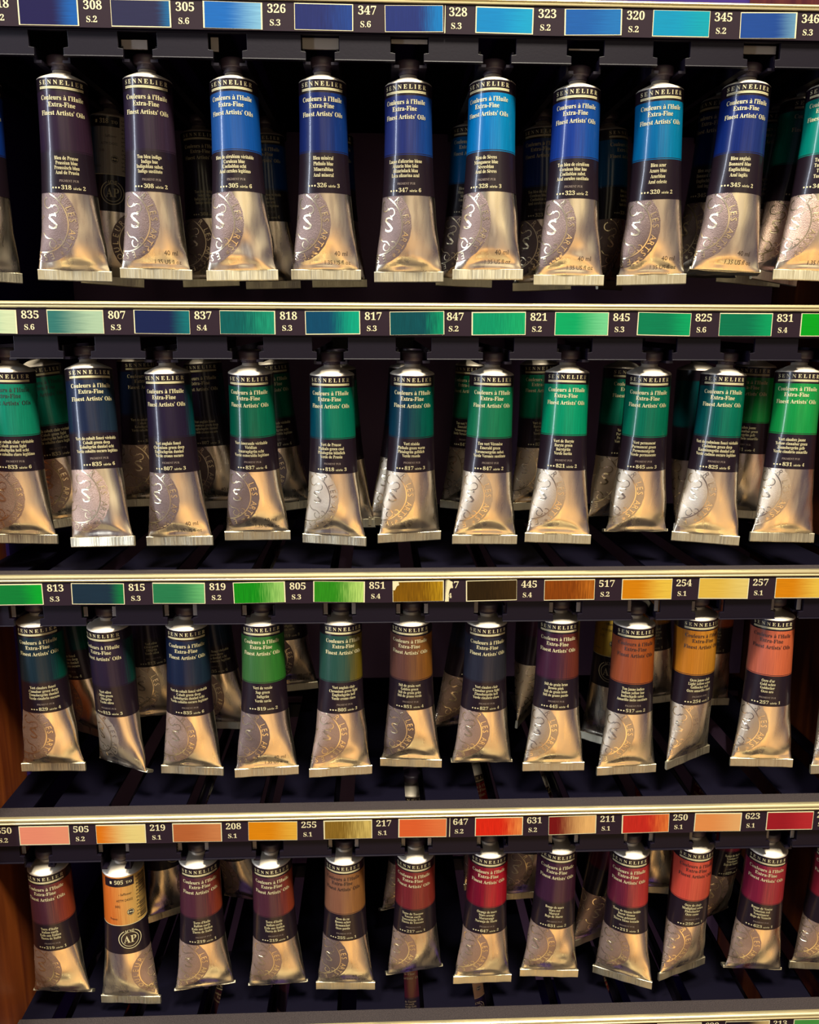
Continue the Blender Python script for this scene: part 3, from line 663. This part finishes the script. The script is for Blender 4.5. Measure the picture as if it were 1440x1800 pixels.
def make_shelf(r):
    z = ZS[r]; root = bpy.data.objects.new('hanging_shelf', None); C.objects.link(root)
    root.location = (0, 0, z * MM); root.empty_display_size = .02
    names = ['topmost black hanging shelf of the paint rack, carrying the row of blue tubes',
             'black hanging shelf, second from the top, carrying the green tubes under green colour cards',
             'black hanging shelf, third from the top, carrying green, brown and ochre tubes',
             'black hanging shelf with dusty tray, fourth from the top, carrying the red and brown tubes',
             'lowest black shelf, only its dusty tray and aluminium lip showing at the bottom edge']
    tag(root, names[r], 'shelf', 'hanging shelves of the paint rack')
    # aluminium lip: two rounded ridges with a groove between
    pts = [(.3, 13.75), (-.7, 13.75), (-1.0, 14.0), (-1.05, 14.6), (-.7, 14.95), (-.15, 15.1), (-.1, 15.4), (-.55, 15.55), (-.7, 16.0), (-.45, 16.6), (.3, 17.1), (1.4, 17.35), (2.6, 17.3), (2.9, 16.9), (.3, 16.7)]
    mb = MB(); mb.prism(pts[::-1], 'x', XL, XR, M['alu'], False); mb.build('aluminium_lip', root)
    mb = MB(); mb.box(XL, XR, .2, 13.5, 15.2, 16.8, M['tray']); mb.box(XL, XR, 12.0, 13.5, 10, 15.2, M['tray']); mb.build('dusty_tray', root, bevel=.25)
    mb = MB(); mb.box(XL, XR, .25, 1.5, .3, 15.2, M['rail']); mb.build('card_holder', root)
    # notched rail the caps hang in
    L = lanes_of(r); xs = [l[0] for l in L]
    if r == 4: xs = [l[0] for l in lanes_of(3)]
    mb = MB(); rl = M['rail']
    mb.box(XL, XR, 1.6, 3.6, -.6, 9, rl)
    edges = [XL - 9] + xs + [XR + 9]
    for i in range(len(edges) - 1):
        a, b = edges[i], edges[i + 1]
        u0 = a + 9.6 if i else XL; l0 = a + 7.2 if i else XL
        u1 = b - 9.6 if i < len(edges) - 2 else XR; l1 = b - 7.2 if i < len(edges) - 2 else XR
        if u1 - u0 < 2: continue
        mb.prism([(l0, -12.0), (l1, -12.0), (l1, -8.6), (u1, -8.2), (u1, -.6), (u0, -.6), (u0, -8.2), (l0, -8.6)], 'y', 1.6, 3.6, rl)
        mb.prism([(.7, -12.6), (3.6, -12.6), (3.6, -11.9), (1.6, -11.9), (.9, -12.0)], 'x', l0, l1, rl)
    mb.build('notched_rail', root, bevel=.22)
    # black deck with a slot over each lane
    mb = MB()
    for i in range(len(edges) - 1):
        a, b = edges[i], edges[i + 1]
        u0 = a + 6.3 if i else XL; u1 = b - 6.3 if i < len(edges) - 2 else XR
        if u1 - u0 > 2: mb.box(u0, u1, 13.5, 203.5, 13.2, 14.6, M['deck'])
    mb.build('slotted_deck', root)
    for i, x in enumerate(xs):
        zt = (POSES[r][i][2] if r < 4 else POSES[3][i][2] - 148.7) - z
        zb = zt + 7.45; rise = .042 * 180
        mb = MB(); m = M['lane']
        for sg in (-1, 1):
            for (xa, xb, za, zc) in ((5.2, 9.0, -1.3, 0), (8.0, 9.0, 0, 6.0)):
                x0, x1 = sorted((x + sg * xa, x + sg * xb))
                v = [(X, Y, zb + Z + (rise if Y > 50 else -.15)) for X in (x0, x1) for Y in (5.0, 190.0) for Z in (za, zc)]
                mb.add(v, [(0, 1, 3, 2), (4, 6, 7, 5), (0, 4, 5, 1), (2, 3, 7, 6), (0, 2, 6, 4), (1, 5, 7, 3)], m)
        mb.box(x - 9, x + 9, 188, 192, zb + 7.0, zb + 18, m)
        lane = mb.build('lane_channel', root)
        lane.matrix_parent_inverse = Matrix.Identity(4)
        # clear spring stop showing in the notch
        if r == 0 and i in (2, 3, 4, 5, 7, 9):
            w = {2: (-9, 4), 3: (-9, -5), 4: (-9.3, 9.3), 5: (-9.3, 9.3), 7: (-8, 8), 9: (-9, 9)}[i]; h = {2: (-7.6, -3.2), 3: (-8, -1.4), 4: (-6.2, -.8), 5: (-2.9, -.7), 7: (-4.5, -3.7), 9: (-4.8, -.8)}[i]
            mb = MB(); mb.box(x + w[0], x + w[1], 5.2, 6.0, h[0], h[1], M['clip']); mb.build('stop_clip', root, bevel=.2)
        if r in (2, 3) or (r == 4):
            mb = MB()
            for sg in ((-1, 1) if i % 3 else (-1,)):
                x0, x1 = sorted((x + sg * 6.9, x + sg * 9.3)); mb.box(x0, x1, 4.0, 4.8, -8.0, -1.2 - (i % 2), M['clip'])
            mb.build('stop_clip', root, bevel=.2)
    if True:
        mb = MB(); mb.box(XL, XR, 204, 207, -130, 3, M['panel']); mb.build('back_panel', root)
    return root
for r in range(5): make_shelf(r)

# ------------------------------------------------------------------ colour cards
SW = {  # shelf: (first left edge mm, index of the card joint, gap, [(code, series, masstone, tint, edge, streak, direction)])
0: (-175.1, 5, .5, [('318', 2, (26, 20, 74), (20, 92, 172), (.55, .95), .5, 'H'), ('308', 2, (40, 40, 74), (20, 104, 160), (.75, 1.05), .5, 'H'), ('305', 6, (20, 104, 188), (132, 190, 220), (.35, 1.1), .7, 'H'),
    ('326', 3, (30, 40, 104), (26, 62, 138), (.4, 1), .7, 'V'), ('347', 6, (28, 44, 114), (0, 118, 190), (.55, .95), .5, 'V'), ('328', 3, (0, 134, 200), (12, 160, 206), (.3, 1), .6, 'H'), ('323', 2, (20, 92, 172), (28, 116, 188), (.3, 1), .7, 'H'),
    ('320', 2, (0, 150, 194), (0, 164, 182), (.3, 1), .6, 'H'), ('345', 2, (26, 72, 152), (110, 160, 190), (.6, 1.1), .5, 'H'), ('346', 3, (0, 150, 140), (40, 170, 150), (.3, 1), .6, 'H')]),
1: (-217.9, 6, -1.1, [('833', 6, (98, 188, 158), (212, 226, 182), (.1, .9), .6, 'H'), ('835', 6, (50, 118, 112), (178, 206, 172), (.1, .9), .7, 'H'), ('807', 3, (18, 30, 76), (12, 112, 116), (.6, 1.0), .5, 'H'), ('837', 4, (0, 92, 90), (22, 146, 112), (.3, 1), 1.1, 'V'),
    ('818', 3, (0, 70, 104), (0, 168, 132), (.4, .95), .5, 'V'), ('817', 3, (0, 76, 84), (0, 150, 104), (.6, 1), .9, 'V'), ('847', 2, (0, 150, 104), (18, 172, 108), (.3, 1), .8, 'V'), ('821', 2, (0, 172, 102), (120, 216, 152), (.35, 1), .6, 'H'),
    ('845', 3, (0, 128, 84), (0, 166, 100), (.5, 1), .6, 'H'), ('825', 6, (0, 118, 80), (0, 162, 98), (.5, 1), .6, 'H'), ('831', 4, (0, 168, 28), (10, 178, 36), (.3, 1), .5, 'H')]),
2: (-216.5, 6, -3.1, [('829', 4, (8, 128, 52), (0, 174, 44), (.55, 1), .8, 'H'), ('813', 3, (26, 48, 66), (16, 126, 66), (.7, 1.0), .7, 'H'), ('815', 3, (40, 128, 80), (112, 196, 120), (.45, 1.1), .7, 'H'), ('819', 2, (18, 148, 20), (168, 218, 116), (.4, 1.05), 1.0, 'V'),
    ('805', 3, (48, 146, 24), (196, 232, 122), (.4, 1.05), 1.0, 'V'), ('851', 4, (136, 92, 6), (196, 150, 24), (.5, 1.1), 1.4, 'V'), ('827', 4, (46, 30, 6), (62, 42, 14), (.3, 1), 1.0, 'V'), ('445', 4, (142, 68, 8), (196, 112, 30), (.5, 1.1), 1.4, 'V'),
    ('517', 2, (224, 138, 8), (248, 206, 76), (.3, .9), .8, 'H'), ('254', 1, (238, 196, 78), (242, 216, 124), (.3, 1), .6, 'H'), ('257', 1, (230, 142, 8), (248, 206, 80), (.3, .9), .7, 'H')]),
3: (-213.2, 6, 1.5, [('650', 2, (244, 148, 118), (246, 156, 120), (.3, 1), .3, 'H'), ('505', 2, (238, 128, 18), (250, 226, 142), (.05, .75), .6, 'H'), ('219', 1, (194, 106, 56), (216, 136, 82), (.3, 1), .6, 'H'), ('208', 1, (238, 146, 8), (246, 188, 66), (.4, 1), .7, 'H'),
    ('255', 1, (148, 112, 38), (220, 192, 106), (.3, 1), 1.2, 'V'), ('217', 1, (240, 106, 52), (244, 130, 72), (.3, 1), .5, 'H'), ('647', 2, (240, 44, 20), (250, 146, 72), (.5, 1.05), 1.0, 'V'), ('631', 2, (128, 18, 20), (252, 196, 122), (.15, .85), .5, 'V'),
    ('211', 1, (214, 46, 34), (250, 136, 62), (.5, 1.1), .9, 'V'), ('250', 1, (248, 158, 88), (250, 188, 120), (.3, 1), .3, 'H'), ('623', 1, (172, 28, 40), (200, 46, 52), (.3, 1), .5, 'H'), ('210', 1, (150, 40, 44), (190, 60, 52), (.3, 1), .5, 'H')]),
4: (134.0, 99, 0, [('619', 1, (84, 40, 44), (104, 52, 50), (.3, 1), .5, 'H'), ('635', 1, (34, 22, 32), (222, 196, 132), (.75, 1.05), .4, 'H'), ('629', 1, (30, 20, 32), (220, 190, 128), (.5, 1), .5, 'H'), ('213', 1, (78, 164, 74), (92, 178, 84), (.3, 1), .5, 'H')]),
}
CLAB = {(0, 0): 'dark card strip with indigo to slate blue swatches, left half of the top shelf', (0, 1): 'dark card strip with sky blue and turquoise swatches, right half of the top shelf',
        (1, 0): 'dark card strip with pale, navy and teal green swatches, left half of the second shelf', (1, 1): 'dark card strip with bright emerald green swatches, right half of the second shelf',
        (2, 0): 'dark card strip of green swatches ending in a torn gold one, left on third shelf', (2, 1): 'dark card strip with torn end and brown to yellow swatches, right on third shelf',
        (3, 0): 'dark card strip with peach, ochre and tan swatches, left half of the fourth shelf', (3, 1): 'dark card strip with scarlet, red and crimson swatches, right half of the fourth shelf',
        (4, 0): 'dark card strip along the bottom edge, its tops of swatches just showing'}
random.seed(5)
def make_card(r, half):
    x0, joint, gap, items = SW[r]; z = ZS[r]
    mine = [(i, it) for i, it in enumerate(items) if (i >= joint) == bool(half)]
    xj = x0 + 45 * joint + gap - (11.2 if r == 2 else 15.0)
    a, b = ((XL + .5, xj - .15) if not half else (xj + .15, XR - .5))
    if r == 4: a, b = XL + .5, XR - .5
    mb = MB(); card = M['card']; cr = M['paper']
    mb.box(a, b, -.35, .22, .25, 13.35, card)
    mb.box(a, b, -.5, -.3, .05, .42, card)
    Y = -.42
    def type_(text, cap, x, zz, **kw):
        p, f = place_type(text, cap, x, zz, **kw)
        mb.add(np.stack([p[:, 0], np.full(len(p), Y), p[:, 1]], 1), f, cr)
    def tri(pts, y=-.45): mb.prism(pts, 'y', y, y + .1, cr)
    for i, (code, ser, *_r) in mine:
        X = x0 + 45 * i + (gap if i >= joint else 0)
        if r == 2 and code == '827':
            type_('27', 3.8, X - 10.2, 8.3, width=6.0, anchor='l'); type_('4', 2.7, X - 10.0, 2.5, width=1.9, anchor='l')
        else:
            type_(code, 3.8, X - 13.3, 8.3, width=9.0, anchor='l')
            type_('S.' + str(ser), 2.7, X - 12.2, 2.5, width=5.2, anchor='l')
    if r == 2 and half:
        tri([(a - 1.0, .2), (a + 1.3, .2), (a + 1.2, 5), (a + 1.7, 7.5), (a + 3.4, 9.6), (a + 3.0, 11.8), (a + 1.2, 13.3), (a + .1, 13.3), (a - .2, 6)], -.5)
    if not half and r < 4:      # worn cream edges at the joint
        tri([(b - .5, .3), (b, .3), (b, 13.2), (b - .25, 13.2)])
    o = mb.build('colour_card', recalc=True)
    for i, (code, ser, c1, c2, edge, streak, dr) in mine:
        X = x0 + 45 * i + (gap if i >= joint else 0)
        s = MB(); w, h = 29.2, 12.2
        s.box(-w / 2, w / 2, -.25, .06, -h / 2, h / 2, cr)
        pm = pigment('swatch_pigment', c1, c2, edge, streak, dr, .6, 0, .06)
        r_ = random.Random(r * 40 + i)
        e = [r_.uniform(.15, .75) for _ in range(4)]
        xa, xb, za, zb = -w / 2 + e[0], w / 2 - e[1], -h / 2 + e[2] * .8, h / 2 - e[3] * .8
        n = 12
        P = np.zeros((2, n, 3)); U = np.zeros((2, n, 2))
        for j in range(n):
            u = j / (n - 1)
            P[0, j] = (xa + (xb - xa) * u, -.3, za); P[1, j] = (xa + (xb - xa) * u, -.3, zb); U[0, j] = (u, 0.01); U[1, j] = (u, 1)
        s.grid(P, pm, U, False, False)
        if code == '851': s.prism([(-w / 2, .8), (-w / 2 + 1.3, .9), (-w / 2 + 2.4, 3.2), (-w / 2 + 3.8, 3.9), (-w / 2 + 3.2, 6.0), (-w / 2, 6.0)], 'y', -.4, -.3, cr)
        so = s.build('colour_swatch', o, recalc=True)
        so.location = ((X + w / 2) * MM, -.42 * MM, 6.7 * MM); so.rotation_euler = (0, math.radians(r_.uniform(-1.1, 1.1)), 0)
    o.location = (0, 0, z * MM)
    tag(o, CLAB[(r, half)], 'colour card', 'colour card strips on the shelf edges')
for r in range(4):
    make_card(r, 0); make_card(r, 1)
make_card(4, 0)

# ------------------------------------------------------------------ the tubes that hang in front
BEND = {('345', 0): 1.35, ('346', 0): 0, ('845', 1): 1.3, ('827', 2): 1.3, ('813', 2): 1.1, ('623', 3): 1.2, ('217', 3): 1.0, ('219', 3): .9}
KIT = {}        # meshes of each shade, shared by the copies further back
WHERE = ['top shelf', 'second shelf', 'third shelf', 'fourth shelf']
def kit(code, toff, seed, bend=0, reverse=False):
    names, pure, ser, c1, c2, edge, dark, seal, vol, words = TU[code]
    sk = Skin(seed); s0 = math.radians(toff) * R0
    if code not in BANDS: BANDS[code] = pigment('pigment_' + code, c1, c2, edge, .8, 'V', .3, .26)
    if reverse:
        bd = BANDS[code]
        if code in REVCOL: bd = pigment('pigment_rear_' + code, *REVCOL[code], (.0, .6), .6, 'V', .4, .1)
        lab = back_label_mesh(sk, code, bd, s0)
        foil = foil_mesh(sk, seal, s0, 0, True)
    else:
        lab = label_mesh(sk, code, names, pure, ser, BANDS[code], M['ink_dark' if dark else 'ink_cream'], s0)
        foil = foil_mesh(sk, seal, s0, vol)
    return (CAP, SHOULDER, lab, foil, crimp_mesh(seed, bend, '1 1 2 5 2 2 2' if reverse and code == '505' else None))
BANDS = {}
REVCOL = {'318': ((30, 70, 120), (226, 214, 190)), '517': ((210, 150, 24), (246, 204, 84)), '647': ((196, 140, 92), (226, 184, 136))}
EXTRA = {('219', 0): 'leftmost of three marked 219, torn fold, fourth shelf', ('219', 2): 'middle of three marked 219, fourth shelf', ('219', 3): 'rightmost of three marked 219, beside tube 255'}
seed = 11
for r in range(4):
    for i, (code, X, Z, Xb, Yb, Zb, yaw, toff) in enumerate(POSES[r]):
        seed += 1
        rev = code == '505'
        ms = kit(code, toff, seed, BEND.get((code, r), 0), rev)
        KIT[(r, i)] = ms
        words = TU[code][9]
        if (code, i) in EXTRA and r == 3: lab = 'paint tube with red-brown label band, ' + EXTRA[(code, i)]
        elif code == '505': lab = 'paint tube turned back to front, showing bar code, 505 and a round AP seal'
        elif code == '835': lab = 'paint tube with deep slate green band marked 835, hanging on the %s' % WHERE[r]
        elif code == '341': lab = 'blue paint tube cut off by the left edge of the photo, top shelf'
        elif code == '442': lab = 'paint tube cut off by the right edge of the photo, third shelf'
        elif code == '629': lab = 'dark red paint tube cut off by the right edge of the photo, fourth shelf'
        elif code == '346': lab = 'turquoise paint tube cut off by the right edge of the photo, top shelf'
        else: lab = 'paint tube with %s band marked %s, in front on the %s' % (words, code, WHERE[r])
        t = tube(ms, lab, 'paint tubes hanging at the front of the ' + WHERE[r])
        pose(t, X, Z, Xb, Yb, Zb, yaw)

# ------------------------------------------------------------------ the tubes behind them in the same lanes
# shelf, lane, depth, turn, sway of the foot (x, y), shown from behind
BACK = [
(0, 1, 98, 8, (-6, 2), 1), (0, 2, 146, 5, (4, 0), 0), (0, 3, 146, -4, (2, 3), 0), (0, 6, 122, 4, (-3, 0), 0), (0, 7, 110, -8, (3, 2), 0), (0, 8, 118, 50, (6, 0), 0), (0, 9, 47, -35, (-6, 2), 0), (0, 10, 47, 24, (-9, 0), 0), (0, 10, 78, -15, (-10, 2), 0), (0, 4, 150, 3, (2, 0), 0),
(1, 0, 57, 10, (12, 2), 0), (1, 1, 110, 5, (2, 3), 0), (1, 2, 112, -6, (6, 0), 0), (1, 3, 100, 12, (8, 2), 0), (1, 4, 58, -10, (5, 2), 0), (1, 5, 60, 10, (-7, 0), 0), (1, 6, 104, -20, (-3, 2), 0), (1, 7, 100, 6, (2, 2), 0), (1, 8, 66, 25, (-4, 0), 0), (1, 9, 56, 55, (-3, 0), 0), (1, 10, 72, -12, (-3, 2), 0),
(2, 0, 64, -35, (8, 2), 0), (2, 1, 90, 6, (4, 0), 0), (2, 2, 76, -12, (8, 2), 0), (2, 3, 130, 8, (4, 2), 0), (2, 6, 66, 28, (-14, 2), 0), (2, 7, 84, 62, (-6, 0), 0), (2, 8, 54, -38, (-3, -3), 1), (2, 9, 100, 6, (6, 0), 0), (2, 10, 96, 5, (-4, 3), 0),
(3, 1, 97, 22, (8, 0), 0), (3, 2, 97, -24, (14, 2), 0), (3, 5, 88, 20, (-4, 0), 0), (3, 6, 112, 16, (14, 2), 0), (3, 7, 92, 10, (-6, 2), 0), (3, 8, 52, 30, (-12, 3), 0), (3, 9, 98, -12, (6, 0), 0), (3, 10, 72, 30, (-8, 0), 0), (3, 10, 108, -8, (-4, 2), 0),
(4, 0, 100, 10, (4, 2), 0), (4, 1, 96, 14, (6, 0), 0), (4, 2, 92, -10, (2, 0), 0), (4, 5, 110, 4, (4, 0), 0), (4, 6, 104, 10, (3, 2), 1), (4, 10, 78, -20, (8, 2), 0), (4, 8, 88, 14, (6, 0), 0), (4, 3, 120, 8, (0, 0), 0),
]
REV = {}
def code_at(r, i): return POSES[min(r, 3)][i][0]
seen = {}
for (r, i, Y, turn, (sx, sy), rev) in BACK:
    P = POSES[min(r, 3)][i]
    X, Z = P[1], P[2] - (148.7 if r == 4 else 0) + .042 * (Y - 17.5)
    key = (min(r, 3), i)
    if rev:
        if key not in REV: REV[key] = kit(P[0], 5, 400 + r * 20 + i, 0, True)
        ms = REV[key]
    else: ms = KIT[key]
    n = seen.get((r, i), 0); seen[(r, i)] = n + 1
    ref = P[0] if P[0] != '219' else {0: 'leftmost 219', 2: 'middle 219', 3: '219 beside 255'}[i]
    if r == 4: lab = 'dark paint tube deep in the lowest shelf, below the tube marked ' + ref
    else:
        lab = 'shadowed paint tube%s, %sbehind tube %s on the %s' % (' showing its bar code side' if rev else '', 'directly ' if n == 0 else 'farther back ', ref, WHERE[r])
        if P[0] in ('341', '442', '629', '346'): lab = 'paint tube in shadow, %s behind the cut-off tube at the right edge, %s' % ('first' if n == 0 else 'second', WHERE[r])
    t = tube(ms, lab, 'paint tubes in shadow behind the front ones')
    pose(t, X, Z, X + sx, Y + sy, Z - LEN, turn, Y)
